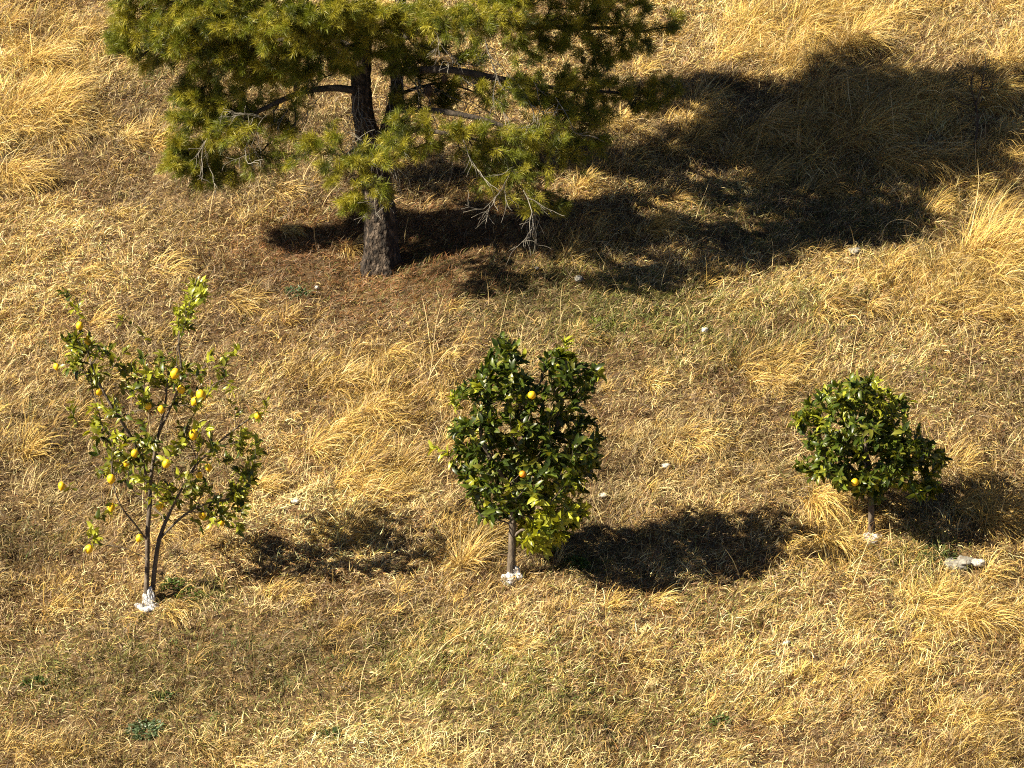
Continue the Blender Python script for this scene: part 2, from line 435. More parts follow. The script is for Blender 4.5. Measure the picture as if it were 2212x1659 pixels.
# pale dead citrus leaves lying in the grass
n = 1500
x = R.uniform(-5.2, 5.2, n); y = R.uniform(-8, 9, n)
DL = blobs([(1150, 1400, 160, 60, 1), (850, 1430, 260, 60, .6), (330, 1330, 160, 50, .5), (1150, 1230, 120, 30, .6), (1880, 1180, 130, 40, .6), (700, 1450, 200, 60, .6), (1300, 1480, 200, 60, .4)])
k = in_view(x, y, .1) & (R.random(n) < np.clip(field(DL, x, y), 0.03, 1)); x = x[k]; y = y[k]; n = len(x)
a = R.uniform(0, 6.28, n)
pos = np.stack([x, y, height(x, y) + R.uniform(.01, .045, n)], -1)
V, F, St, C = leaves(pos, np.stack([np.cos(a), np.sin(a), R.normal(0.1, .25, n)], -1), np.stack([R.normal(0, .4, n), R.normal(-.2, .4, n), np.ones(n)], -1), R.uniform(.035, .065, n), R.uniform(.016, .028, n), np.clip(np.array([.62, .50, .25]) * R.uniform(.7, 1.2, (n, 1)), 0, .85))
o = mesh_obj('fallen_leaves', V, F, St, M_grass, col=C)
tag(o, 'pale dead leaves lying scattered in the dry grass', 'leaves', kind='stuff')

# ------------------------------------------------------------------ branching
class Skel:
    def __init__(s): s.p = []; s.par = []; s.l = []; s.fix = {}
    def line(s, pts, start=-1, seg=0.08, radii=None):
        """a given limb as a polyline through pts; returns its last node"""
        pts = [np.asarray(q, float) for q in pts]; cur = start; m = len(pts)
        if start < 0:
            cur = s.add(pts[0], -1)
            if radii: s.fix[cur] = radii[0]
        else:
            pts = [s.p[start]] + pts
            if radii: radii = [radii[0]] + list(radii)
        m = len(pts)
        for i in range(m - 1):
            p0 = pts[max(i - 1, 0)]; p1 = pts[i]; p2 = pts[i + 1]; p3 = pts[min(i + 2, m - 1)]
            k = max(1, int(np.linalg.norm(p2 - p1) / seg))
            for j in range(1, k + 1):
                t = j / k
                q = 0.5 * ((2 * p1) + (-p0 + p2) * t + (2 * p0 - 5 * p1 + 4 * p2 - p3) * t * t + (-p0 + 3 * p1 - 3 * p2 + p3) * t ** 3)
                cur = s.add(q, cur)
                if radii: s.fix[cur] = radii[i] * (1 - t) + radii[i + 1] * t
        return cur
    def add(s, p, par):
        s.p.append(np.asarray(p, float)); s.par.append(par)
        s.l.append(0.0 if par < 0 else s.l[par] + np.linalg.norm(s.p[par] - s.p[-1]))
        return len(s.p) - 1
    def grow(s, T, bf=0.35, seg=0.07, wob=0.012, skip=0):
        T = np.asarray(T); m = len(T); tips = np.zeros(m, int)
        best = np.full(m, 1e9); bn = np.zeros(m, int)
        def upd(lo):
            P = np.array(s.p[lo:]); L = np.array(s.l[lo:])
            D = np.linalg.norm(T[:, None] - P[None], axis=2) + bf * L[None]
            j = D.argmin(1); d = D[np.arange(m), j]
            better = (d < best) & ~done
            best[better] = d[better]; bn[better] = j[better] + lo
        done = np.zeros(m, bool)
        upd(skip)
        for _ in range(m):
            i = int(best.argmin()); node = bn[i]; done[i] = True; best[i] = 1e9
            p0 = s.p[node]; p3 = T[i]; Ln = np.linalg.norm(p3 - p0)
            pd = p0 - s.p[s.par[node]] if s.par[node] >= 0 else p3 - p0
            pd = pd / (np.linalg.norm(pd) + 1e-9)
            ctl = p0 + pd * Ln * 0.4
            k = max(1, int(math.ceil(Ln / seg))); lo = len(s.p); cur = node
            for j in range(1, k + 1):
                t = j / k
                q = (1 - t) ** 2 * p0 + 2 * t * (1 - t) * ctl + t * t * p3
                if j < k: q = q + R.normal(0, wob, 3)
                cur = s.add(q, cur)
            tips[i] = cur
            upd(lo)
        return tips
    def radii(s, r0, p=2.3):
        n = len(s.p); acc = np.zeros(n); r = np.zeros(n)
        for i in range(n - 1, -1, -1):
            r[i] = max(r0, acc[i] ** (1 / p)) if acc[i] > 0 else r0
            if i in s.fix: r[i] = s.fix[i]
            if s.par[i] >= 0: acc[s.par[i]] += r[i] ** p
        return r
    def tubes(s, r, keep=None, brk=0):
        n = len(s.p); ch = [[] for _ in range(n)]
        for i in range(n):
            if s.par[i] >= 0: ch[s.par[i]].append(i)
        V = []; F = []
        def chain(nodes, rr):
            P = np.array([s.p[i] for i in nodes]); m = len(P)
            if m < 2: return
            big = max(rr); ns = 10 if big > .03 else 6 if big > .009 else 4 if big > .004 else 3
            ref = np.array([0.3, 0.9, 0.2]); b0 = len(V)
            for i in range(m):
                t = P[min(i + 1, m - 1)] - P[max(i - 1, 0)]; t /= np.linalg.norm(t) + 1e-9
                a = np.cross(t, ref); a /= np.linalg.norm(a) + 1e-9; b = np.cross(t, a)
                for j in range(ns):
                    an = 6.28318 * j / ns
                    V.append(P[i] + (a * math.cos(an) + b * math.sin(an)) * rr[i])
            for i in range(m - 1):
                for j in range(ns):
                    F.append([b0 + i * ns + j, b0 + i * ns + (j + 1) % ns, b0 + (i + 1) * ns + (j + 1) % ns, b0 + (i + 1) * ns + j])
            F.append([b0 + (m - 1) * ns + j for j in range(ns)])
        starts = [i for i in range(n) if s.par[i] < 0]
        stack = [(i, None) for i in starts]
        while stack:
            i, fr = stack.pop()
            nodes = [i] if fr is None else [fr, i]
            rr = [r[i]] if fr is None else [min(r[i] * 1.25, r[fr]), r[i]]
            while ch[i]:
                c = sorted(ch[i], key=lambda q: -r[q] - (9 if q < brk else 0))
                if i < brk <= c[0]:
                    for q in c: stack.append((q, i))
                    break
                for q in c[1:]: stack.append((q, i))
                i = c[0]; nodes.append(i); rr.append(r[i])
            if keep is None or keep(nodes): chain(nodes, rr)
        return V, F
def tube_obj(name, V, F, mat, parent):
    fl, st = poly(F)
    return mesh_obj(name, np.array(V), fl, st, mat, parent, smooth=True)

def lumpy(center, rx, ry, rz, amp, seed, mat, name, parent=None, cut=None, seg=20, rings=14, freq=2.2):
    """an irregular solid, stone-like"""
    rg = np.random.default_rng(seed); ph = rg.uniform(0, 50, 3)
    V = []; F = []
    for i in range(rings + 1):
        th = math.pi * i / rings
        for j in range(seg):
            a = 6.28318 * j / seg
            d = np.array([math.sin(th) * math.cos(a), math.sin(th) * math.sin(a), math.cos(th)])
            k = 1 + amp * (float(fbm(d[0] * freq + ph[0] + d[2] * 1.7, d[1] * freq + ph[1] - d[2] * 1.3, 3)) - .5) * 2
            V.append(np.array(center) + d * np.array([rx, ry, rz]) * k)
    for i in range(rings):
        for j in range(seg):
            F.append([i * seg + j, (i + 1) * seg + j, (i + 1) * seg + (j + 1) % seg, i * seg + (j + 1) % seg])
    fl, st = poly(F)
    return mesh_obj(name, np.array(V), fl, st, mat, parent, origin=np.array(center))

def fruit_mesh(name, mat, nub=0.25, elong=1.15):
    V = []; F = []; seg = 14; rings = 12
    for i in range(rings + 1):
        th = math.pi * i / rings
        z = -math.cos(th); r = math.sin(th)
        zz = z * elong
        if z < -0.75: zz -= nub * ((-0.75 - z) / .25) ** 2
        for j in range(seg):
            a = 6.28318 * j / seg
            k = 1 + .03 * math.sin(3 * a + 1) * r + .02 * math.sin(5 * a + 4 * th)
            V.append((r * math.cos(a) * k, r * math.sin(a) * k, zz))
    for i in range(rings):
        for j in range(seg):
            F.append([i * seg + j, i * seg + (j + 1) % seg, (i + 1) * seg + (j + 1) % seg, (i + 1) * seg + j])
    me = bpy.data.meshes.new(name); me.from_pydata(V, [], F)
    me.polygons.foreach_set('use_smooth', np.ones(len(F), bool)); me.materials.append(mat)
    return me
ME_LEMON = fruit_mesh('lemon', M_lemon)
ME_ROUND = fruit_mesh('round_fruit', M_lemon, 0.0, 0.97)
ME_ORANGE = fruit_mesh('orange', M_orange, 0.0, 0.97)

# ------------------------------------------------------------------ citrus trees
G_DARK = np.array([.034, .054, .008]); G_MID = np.array([.085, .115, .013]); G_YOUNG = np.array([.34, .36, .035]); G_OLIVE = np.array([.16, .165, .022])
def citrus(label, base_px, stems, clumps, fruit, lp, depth, tip_n, mats, name):
    b = gp(*base_px); y0 = b[1]; m = mpp(y0)
    root = empty(name, b); tag(root, label, 'fruit tree', 'young citrus trees on the slope')
    sk = Skel(); ends = []
    for (pts, rad) in stems:
        P = [pt(q[0], q[1], y0 + (q[2] if len(q) > 2 else 0)) for q in pts]
        if not sk.p or pts[0][1] > base_px[1] - 80:
            P[0] = P[0].copy(); P[0][2] = float(height(P[0][0], P[0][1])) - .03
            sk.line(P, -1, .06, rad)
        else:
            d = np.linalg.norm(np.array(sk.p) - P[0], axis=1); sk.line(P[1:], int(d.argmin()), .06, rad)
    nstem = len(sk.p)
    lo = min(i for i in range(nstem) if sk.p[i][2] > b[2] + 0.24)
    T = []; meta = []
    cx = np.mean([c[0] for c in clumps]); hw = max(abs(c[0] - cx) for c in clumps) + 30
    for c in clumps:
        px, py, rx, rz = c[:4]; young = c[4] if len(c) > 4 else .05; den = c[5] if len(c) > 5 else 1.0
        half = depth * math.sqrt(max(.12, 1 - ((px - cx) / hw) ** 2))
        kk = max(2, int(tip_n * den * (rx * rz / 3000.0) * (0.6 + half / max(depth, .01))))
        for _ in range(kk):
            while True:
                u = R.uniform(-1, 1, 3)
                if u @ u < 1: break
            yy = R.uniform(-half, half)
            q = pt(px + u[0] * rx * .97, py + u[1] * rz * .97, y0 + yy); T.append(q); meta.append(young)
    fpos = []
    for f in fruit:
        q = pt(f[0], f[1] - f[2] * 1.6, y0 + f[3]); T.append(q); meta.append(-1); fpos.append(f)
    T = np.array(T); meta = np.array(meta)
    tips = sk.grow(T, .45, .06, .007, skip=lo)
    r = sk.radii(.0022, 2.25)
    for i in range(len(r)):
        if i not in sk.fix: r[i] = min(r[i], .02)
    comp = {}; size = {}
    for i in range(len(sk.p)):
        if i >= nstem:
            comp[i] = comp[sk.par[i]] if sk.par[i] >= nstem else i
            size[comp[i]] = size.get(comp[i], 0) + 1
    bigc = [c for c in size if size[c] > 60]
    V, F = sk.tubes(r, lambda nd: comp.get(nd[-1]) not in bigc, nstem)
    tube_obj('trunk', V, F, M_cbark, root)
    for c in bigc:
        V, F = sk.tubes(r, lambda nd: comp.get(nd[-1]) == c, nstem)
        tube_obj('branch', V, F, M_cbark, root)
    pos = []; dr = []; up = []; col = []; LL = []; WW = []
    ctr = T.mean(0)
    for i, tp in enumerate(tips):
        if meta[i] < 0:
            cnt = 3
        else:
            cnt = int(R.integers(lp[0], lp[1]))
        a = tp; path = [tp]
        while len(path) < 3 and sk.par[a] >= nstem: a = sk.par[a]; path.append(a)
        td = sk.p[path[0]] - sk.p[path[-1]] if len(path) > 1 else sk.p[tp] - ctr
        td = td / (np.linalg.norm(td) + 1e-6)
        out = sk.p[tp] - ctr; out = out / (np.linalg.norm(out) + 1e-6)
        yg = R.random() < meta[i]
        for _ in range(cnt):
            u = R.random() ** 1.4 * (len(path) - 1)
            j = int(u); p = sk.p[path[j]] * (1 - (u - j)) + sk.p[path[min(j + 1, len(path) - 1)]] * (u - j)
            d = td * .5 + R.normal(0, .62, 3) + out * .35 + np.array([0, 0, .12])
            pos.append(p); dr.append(d); up.append(np.array([0, 0, .8]) + out * .9 + R.normal(0, .5, 3))
            if yg: cc = G_YOUNG * R.uniform(.6, 1.25)
            else:
                t = R.random(); cc = G_DARK * mats[0] if t < mats[1] else G_MID if t < mats[2] else G_OLIVE
                cc = cc * R.uniform(.6, 1.45)
            col.append(cc); l = R.uniform(.05, .088) * mats[3]; LL.append(l); WW.append(l * R.uniform(.34, .46))
    V, F, St, C = leaves(np.array(pos), np.array(dr), np.array(up), np.array(LL), np.array(WW), np.array(col))
    mesh_obj('crown', V, F, St, M_leaf, root, col=C)
    for f, tp in zip(fpos, tips[len(tips) - len(fpos):]):
        rr = f[2] * m * R.uniform(.80, 1.0)
        o = bpy.data.objects.new('lemon' if f[4] is ME_LEMON else 'fruit', f[4]); COL.objects.link(o)
        o.parent = root
        p = sk.p[tp] - np.array([0, 0, rr * (1.1 if f[4] is ME_LEMON else .9)])
        o.location = p - b; o.scale = (rr, rr, rr); o.rotation_euler = (R.normal(0, .25), R.normal(0, .25), R.uniform(0, 6))
    return root, b, m

def white_base(root, b, m, lst, seed):
    """lime splashed over the trunk foot and the soil round it: one ragged mass"""
    rg = np.random.default_rng(seed); V = []; F = []
    for (dx, dz, dy, rx, rz) in lst:
        seg, rings = 26, 18; rx *= .92; c = np.array([b[0] + dx * m, b[1] + dy, 0.0]); c[2] = float(height(c[0], c[1])) + dz * m
        b0 = len(V); ph = rg.uniform(0, 40, 2)
        for i in range(rings + 1):
            th = math.pi * i / rings
            for j in range(seg):
                a = 6.28318 * j / seg
                d = np.array([math.sin(th) * math.cos(a), math.sin(th) * math.sin(a), math.cos(th)])
                k = 1 + 1.05 * (float(fbm(d[0] * 2.6 + ph[0] + d[2] * 2.1, d[1] * 2.6 + ph[1] - d[2] * 1.8, 4)) - .5)
                V.append(c + d * np.array([rx * m, rx * m * .8, rz * m]) * k)
        for i in range(rings):
            for j in range(seg):
                F.append([b0 + i * seg + j, b0 + (i + 1) * seg + j, b0 + (i + 1) * seg + (j + 1) % seg, b0 + i * seg + (j + 1) % seg])
    fl, st = poly(F)
    return mesh_obj('whitewashed_base', np.array(V), fl, st, M_lime, root)

Lm = ME_LEMON
t1, b1, m1 = citrus(
    'tall sparse lemon tree with two stems and many yellow lemons', (320, 1306),
    [([(314, 1306), (318, 1230), (319, 1150), (324, 1080), (326, 1030), (342, 940), (356, 880), (362, 820)], [.022, .019, .018, .017, .014, .010, .008, .005]),
     ([(327, 1304, .02), (334, 1230, .03), (344, 1165, .04), (362, 1118, .05), (378, 1085, .06)], [.020, .018, .016, .012, .008]),
     ([(325, 1045), (292, 960, -.1), (245, 885, -.15), (208, 815, -.15), (192, 770, -.12)], [.013, .011, .009, .007, .004]),
     ([(342, 940), (390, 820, .1), (386, 730, .12), (412, 650, .12), (425, 600, .12)], [.008, .006, .004, .003, .002]),
     ([(378, 1085, .06), (420, 1010, .1), (485, 945, .1), (545, 900, .1)], [.008, .006, .005, .003]),
     ([(346, 1160, .04), (395, 1115, .0), (440, 1090, -.05), (490, 1080, -.05)], [.009, .007, .005, .003]),
     ([(318, 1160), (290, 1130, -.05), (262, 1095, -.05), (245, 1050, -.1)], [.008, .006, .005, .003])],
    [(195, 772, 64, 43, 0.20, 3.2), (180, 738, 48, 23, 0.35, 2.4), (150, 655, 30, 38, 0.65, 1.3), (398, 690, 25, 49, 0.73, 3.6), (425, 625, 25, 41, 0.73, 3.2), (270, 715, 43, 54, 0.50, .35),
     (330, 805, 86, 43, 0.23, 1.8), (440, 780, 59, 43, 0.27, .7), (565, 870, 36, 43, 0.50, .5), (512, 760, 19, 32, 0.50, .6), (300, 870, 81, 54, 0.27, .9),
     (420, 880, 59, 54, 0.27, .9), (185, 900, 43, 59, 0.50, .8), (230, 970, 64, 54, 0.35, 1.0), (310, 975, 86, 43, 0.35, 1.5), (430, 960, 64, 48, 0.35, 1.0),
     (525, 985, 47, 60, 0.35, 2.6), (490, 1072, 64, 43, 0.20, 2.4), (400, 1060, 59, 38, 0.23, 1.8), (275, 1020, 64, 41, 0.35, 1.1), (240, 1105, 23, 15, 0.35, 1.5),
     (300, 1085, 43, 27, 0.27, .6), (200, 1140, 17, 17, 0.65, 1.5), (472, 1135, 43, 23, 0.35, 1.2), (512, 1150, 10, 15, 0.35, 1.5), (470, 850, 43, 64, 0.35, .6)],
    [(172, 710, 9.5, -.1, Lm), (122, 797, 8, -.05, Lm), (378, 813, 11, -.35, Lm), (392, 846, 9, -.3, Lm), (434, 859, 11, -.35, Lm), (421, 871, 9, -.33, Lm), (320, 882, 8, -.35, Lm),
     (348, 890, 9, -.35, Lm), (557, 905, 9, .05, Lm), (417, 944, 10, -.38, Lm), (291, 985, 9, -.35, Lm), (274, 1004, 8, -.3, Lm), (359, 1008, 10, -.38, Lm), (450, 1016, 9, -.3, Lm),
     (431, 1032, 8, -.2, Lm), (240, 1042, 11, -.25, Lm), (133, 1054, 8.5, -.05, Lm), (240, 1102, 10, -.1, Lm), (345, 1100, 10, -.05, Lm), (437, 1122, 10, .1, Lm), (478, 1133, 8, .1, Lm),
     (301, 1168, 9, -.1, Lm), (192, 1191, 9, -.1, Lm), (190, 743, 8, -.2, Lm), (213, 850, 8, -.15, Lm)],
    (7, 11), .42, 8.0, (1.25, .16, .40, 1.0), 'lemon_tree')
white_base(t1, b1, m1, [(-2, 8, 0, 12, 22), (6, 6, -.01, 11, 26), (-14, 0, -.02, 13, 8), (14, 0, -.02, 12, 8), (0, -2, -.05, 20, 8), (2, 22, 0, 9, 20), (-24, 0, 0, 7, 5)], 3)

t2, b2, m2 = citrus(
    'dense dark-leaved citrus tree with one yellow fruit and a bright low shoot on its right', (1106, 1246),
    [([(1103, 1246), (1106, 1190), (1108, 1130), (1112, 1070), (1122, 1000), (1130, 930), (1120, 850)], [.034, .030, .028, .024, .018, .013, .008]),
     ([(1112, 1075), (1150, 1010, .05), (1200, 930, .1), (1215, 850, .1)], [.020, .016, .011, .006]),
     ([(1112, 1080), (1080, 1020, -.05), (1040, 950, -.1), (1040, 880, -.1)], [.018, .014, .010, .006]),
     ([(1110, 1110), (1150, 1120, -.02), (1190, 1135, -.05)], [.010, .007, .005])],
    [(1095, 780, 50, 48, .08, 1.4), (1080, 830, 60, 40, .06), (1212, 790, 46, 52, .15, 1.3), (1218, 740, 16, 16, .6, 1.2), (1275, 815, 30, 34, .08, 1.3), (1045, 855, 58, 42, .12), (1140, 850, 60, 48, .04),
     (1222, 855, 48, 40, .06), (1018, 925, 55, 50, .08, 1.1), (1110, 930, 80, 60, .02), (1210, 930, 70, 55, .05), (1268, 950, 36, 44, .05, 1.2), (995, 985, 40, 38, .1), (1070, 1005, 80, 58, .03),
     (1170, 1010, 80, 58, .10), (1250, 1000, 44, 50, .10, 1.2), (1040, 1060, 46, 28, .05, 1.1), (1130, 1065, 60, 30, .10), (1062, 1102, 30, 22, .05, 1.1), (1112, 1092, 46, 24, .12, 1.1), (945, 966, 20, 10, .6, 1.3), (985, 870, 14, 14, .5, 1.2),
     (1200, 1118, 60, 40, .8, 2.0), (1180, 1168, 44, 26, .85, 2.2), (1246, 1100, 26, 18, .85, 1.6), (1215, 1060, 50, 30, .4), (1150, 1150, 24, 22, .8, 1.4)],
    [(1149, 863, 11, -.48, ME_ROUND), (1129, 1032, 9, -.40, ME_ORANGE)],
    (9, 15), .43, 17.0, (1.1, .42, .84, 1.15), 'citrus_tree')
white_base(t2, b2, m2, [(-14, 2, -.03, 12, 10), (0, 6, -.04, 14, 12), (14, 5, -.03, 12, 9), (-6, 0, -.07, 14, 8), (6, 16, 0, 12, 10)], 5)

t3, b3, m3 = citrus(
    'low round citrus tree with a thick leafy crown and one yellow fruit by its trunk', (1882, 1164),
    [([(1884, 1164), (1882, 1110), (1880, 1050), (1872, 980), (1865, 900)], [.027, .024, .021, .015, .008]),
     ([(1880, 1055), (1930, 1010, .05), (1985, 985, .05)], [.014, .010, .006]),
     ([(1880, 1060), (1830, 1000, -.05), (1790, 940, -.05)], [.014, .010, .006])],
    [(1850, 835, 46, 30, .4, 1.3), (1900, 855, 50, 34, .4, 1.1), (1800, 868, 48, 36, .35), (1860, 895, 70, 46, .25), (1752, 905, 50, 36, .25, 1.3), (1935, 885, 36, 34, .3), (1815, 950, 80, 48, .1),
     (1890, 960, 66, 50, .05), (1772, 1005, 52, 42, .1, 1.2), (1850, 1032, 70, 32, .05), (1955, 985, 46, 48, .05, 1.1), (2004, 990, 42, 44, .15, 1.5), (1995, 1040, 42, 34, .15, 1.5), (1925, 1035, 40, 26, .1, .8), (1952, 862, 18, 12, .6),
     (2000, 1068, 16, 14, .2, 1.1), (1930, 950, 46, 44, .08, 1.2), (1895, 1035, 46, 26, .05, 1.2), (1835, 1040, 40, 20, .05, 1.2), (1880, 1062, 46, 14, .05, 1.0), (1990, 940, 18, 16, .1, 1.1)],
    [(1847, 1051, 10.5, -.42, ME_ROUND)],
    (9, 16), .46, 21.0, (1.2, .34, .78, 1.05), 'citrus_tree')
white_base(t3, b3, m3, [(-8, 6, -.03, 12, 12), (8, 6, -.04, 13, 11), (0, 4, -.08, 17, 9), (18, 3, -.02, 9, 8)], 7)

# ------------------------------------------------------------------ the pine
bp_ = gp(822, 574); y0 = bp_[1]; mp_ = mpp(y0)
pine = empty('pine_tree', bp_)
tag(pine, 'large spreading pine with a thick dark trunk at the top of the picture', 'pine tree')
def P3(px, py, dy=0.0): return pt(px, py, y0 + dy)
sk = Skel()
tr = [P3(824, 580), P3(822, 545), P3(822, 480), P3(814, 400), P3(800, 320), P3(786, 250), P3(780, 180), P3(786, 80), P3(800, -60), P3(806, -250, .2), P3(806, -420, .4), P3(806, -620, .5)]
tr[0][2] -= .05
fork_a = sk.line(tr, -1, .06, [.160, .140, .128, .122, .108, .086, .080, .074, .066, .050, .034, .015])
fk = int(np.argmin([np.linalg.norm(q - P3(802, 330)) for q in sk.p]))
sk.line([P3(838, 270, .08), P3(858, 190, .15), P3(850, 100, .2), P3(872, -40, .25), P3(890, -200, .25), P3(900, -330, .2)], fk, .06, [.055, .052, .050, .046, .040, .030, .014])
# trunk surface: furrowed bark
def bark_tube(sk):
    r = np.array([sk.fix[i] for i in range(len(sk.p))]); n = len(sk.p)
    chains = []; used = set()
    ch = [[] for _ in range(n)]
    for i in range(n):
        if sk.par[i] >= 0: ch[sk.par[i]].append(i)
    st = [(0, None)]
    while st:
        i, fr = st.pop(); nd = [i] if fr is None else [fr, i]
        while ch[i]:
            for q in ch[i][1:]: st.append((q, i))
            i = ch[i][0]; nd.append(i)
        chains.append(nd)
    V = []; F = []; ns = 40
    for nd in chains:
        P = np.array([sk.p[i] for i in nd]); rr = r[nd]
        t = np.linspace(0, len(nd) - 1, (len(nd) - 1) * 4 + 1)
        P = np.stack([np.interp(t, np.arange(len(nd)), P[:, k]) for k in range(3)], 1); rr = np.interp(t, np.arange(len(nd)), rr)
        b0 = len(V)
        for i in range(len(P)):
            an = np.linspace(0, 6.28318, ns, endpoint=False)
            cx, cy = np.cos(an), np.sin(an)
            z = P[i][2]
            f1 = fbm(cx * 3.2 + 5 + 0 * cx, cy * 3.2 + z * 2.3 + 5, 2); f2 = fbm(cx * 5 + z * 9.0, cy * 5 + z * 13.0, 3)
            k = 1 + .16 * (f1 - .5) + .26 * (np.abs(f2 - .5) * 2 - .4)
            flare = 1 + (.14 + .14 * np.sin(an * 5 + 1)) * math.exp(-max(0, z - bp_[2]) / .10)
            for j in range(ns): V.append(P[i] + np.array([cx[j], cy[j], 0]) * rr[i] * k[j] * flare[j])
        for i in range(len(P) - 1):
            for j in range(ns): F.append([b0 + i * ns + j, b0 + i * ns + (j + 1) % ns, b0 + (i + 1) * ns + (j + 1) % ns, b0 + (i + 1) * ns + j])
    return V, F
V, F = bark_tube(sk)
tube_obj('trunk', V, F, M_pbark, pine)

def needles(tips_info):
    """needle tufts: (pos, dir, size, tone)"""
    pos = np.array([t[0] for t in tips_info]); d = np.array([t[1] for t in tips_info]); sz = np.array([t[2] for t in tips_info]); tone = np.array([t[3] for t in tips_info])
    nn = 36
    p = np.repeat(pos, nn, 0); dd = np.repeat(d, nn, 0); s = np.repeat(sz, nn); tn = np.repeat(tone, nn, 0); n = len(p)
    along = R.random(n) * 0.06
    q = R.normal(0, 1, (n, 3)); q /= np.linalg.norm(q, axis=1, keepdims=True)
    nd = dd * R.uniform(.45, 1.2, (n, 1)) + q * .75; nd /= np.linalg.norm(nd, axis=1, keepdims=True)
    L = s * R.uniform(.7, 1.15, n)
    p = p + dd * along[:, None]
    w = np.cross(nd, R.normal(0, 1, (n, 3))); w /= np.linalg.norm(w, axis=1, keepdims=True)
    hw = R.uniform(.0010, .0017, n)[:, None]
    V = np.zeros((n, 4, 3))
    mid = p + nd * L[:, None] * .5 - np.array([0, 0, 1]) * (L * .02)[:, None]
    V[:, 0] = p - w * hw * .6; V[:, 1] = mid - w * hw; V[:, 2] = p + nd * L[:, None] - np.array([0, 0, 1]) * (L * .10)[:, None]; V[:, 3] = mid + w * hw
    fl = np.arange(n * 4); st = np.arange(n) * 4
    c = tn * R.uniform(.75, 1.3, (n, 1))
    return V.reshape(-1, 3), fl, st, np.repeat(c, 4, 0)

N_G = np.array([.165, .185, .018]); N_Y = np.array([.31, .28, .03]); N_D = np.array([.06, .075, .012])
def bough(start, limb, pads, dens=1.0, rad=.028, name='bough', yel=.42, seg=.08):
    """one bough: limb polyline off the trunk, twigs through its pads, needles at the twig ends"""
    s = Skel()
    k = int(np.argmin([np.linalg.norm(np.array(q) - np.array(start)) for q in sk.p]))
    pts = [sk.p[k]] + limb
    rads = list(np.linspace(rad, rad * .35, len(pts)))
    s.line(pts, -1, .08, rads)
    nl = len(s.p)
    T = []
    for (c, rx, ry, rz, dn) in pads:
        cnt = max(4, int(dens * dn * 40 * (rx * rz + rx * ry + ry * rz) / (3 * .25 * .25 * .5)))
        for _ in range(cnt):
            while True:
                u = R.uniform(-1, 1, 3)
                if .05 < u @ u < 1: break
            T.append(c + u * np.array([rx, ry, rz]))
    tips = s.grow(np.array(T), .25, seg, .012, skip=min(2, nl - 1))
    r = s.radii(.0026, 2.4)
    for i in range(nl, len(r)): r[i] = min(r[i], rad * .6)
    V, F = s.tubes(r)
    bo = tube_obj(name, V, F, M_limb, pine)
    info = []
    for tp in tips:
        a = tp; path = [tp]
        while len(path) < 4 and s.par[a] >= nl: a = s.par[a]; path.append(a)
        td = s.p[path[0]] - s.p[path[-1]] if len(path) > 1 else R.normal(0, 1, 3)
        td = td / (np.linalg.norm(td) + 1e-6) + np.array([0, 0, .25]); td /= np.linalg.norm(td)
        base = N_Y if R.random() < yel else N_G if R.random() < .72 else N_D
        base = base * R.uniform(.75, 1.25)
        for j, q in enumerate(path[:3]):
            dd = td + R.normal(0, .25, 3); dd /= np.linalg.norm(dd)
            info.append((s.p[q], dd, R.uniform(.045, .078), base))
        for _ in range(2):
            dd = td * .7 + R.normal(0, .5, 3); dd /= np.linalg.norm(dd)
            info.append((s.p[tp] - dd * .02, dd, R.uniform(.045, .075), base))
    V, F, St, C = needles(info)
    mesh_obj('needles', V, F, St, M_needle, bo, col=C).location = (0, 0, 0)
    return s
def pads(lst, yr=.30):
    return [(P3(a, b, dy), rx * mp_, max(yr * .6, rx * mp_ * .9), rz * mp_, (e[0] if e else 1.0)) for (a, b, rx, rz, dy, *e) in lst]
def L3(*q): return [P3(*a) for a in q]
S1 = []
S1.append(bough(P3(782, 190), L3((730, 190, -.05), (650, 200, -.1), (560, 240, -.1), (480, 280, 0)),
    pads([(450, 240, 55, 36, .1), (400, 262, 34, 22, 0), (520, 290, 70, 36, -.2, .8), (430, 335, 60, 36, .1), (392, 350, 42, 28, 0), (470, 380, 60, 26, .1), (590, 265, 50, 26, 0, .7), (560, 345, 60, 30, 0, .7), (385, 310, 20, 20, 0), (630, 300, 40, 26, -.2, .3), (650, 240, 50, 18, -.1, .2), (600, 215, 40, 18, -.1, .4), (440, 212, 60, 24, 0, .8), (520, 225, 60, 24, 0, .7), (500, 255, 60, 24, .1, .7)]), rad=.034))
S1.append(bough(P3(786, 130), L3((700, 110, -.1), (580, 110, -.2), (440, 110, -.2), (330, 100, -.1)),
    pads([(295, 65, 55, 46, -.2), (265, 95, 30, 30, -.1), (390, 60, 90, 60, -.4), (340, 118, 62, 34, 0), (480, 120, 90, 48, -.3), (560, 170, 60, 32, -.2), (430, 178, 48, 38, .1), (640, 130, 80, 38, -.5), (400, 200, 30, 16, .1)]), rad=.036))
S1.append(bough(P3(788, 110), L3((700, 80, .5), (560, 90, .7), (420, 80, .6)),
    pads([(400, 70, 100, 46, .6), (560, 95, 110, 46, .8), (690, 60, 90, 46, .8), (480, 20, 100, 46, .9), (620, 150, 70, 30, .5, .6)]), rad=.03, dens=.7))
S1.append(bough(P3(790, 40), L3((720, 30, -.4), (620, 20, -.6), (500, 10, -.6)),
    pads([(480, 20, 100, 60, -.6), (600, 55, 100, 56, -.8), (690, 20, 90, 50, -.8), (560, -50, 120, 50, -.5), (300, 0, 60, 40, -.3), (380, -40, 110, 50, -.3)]), rad=.034))
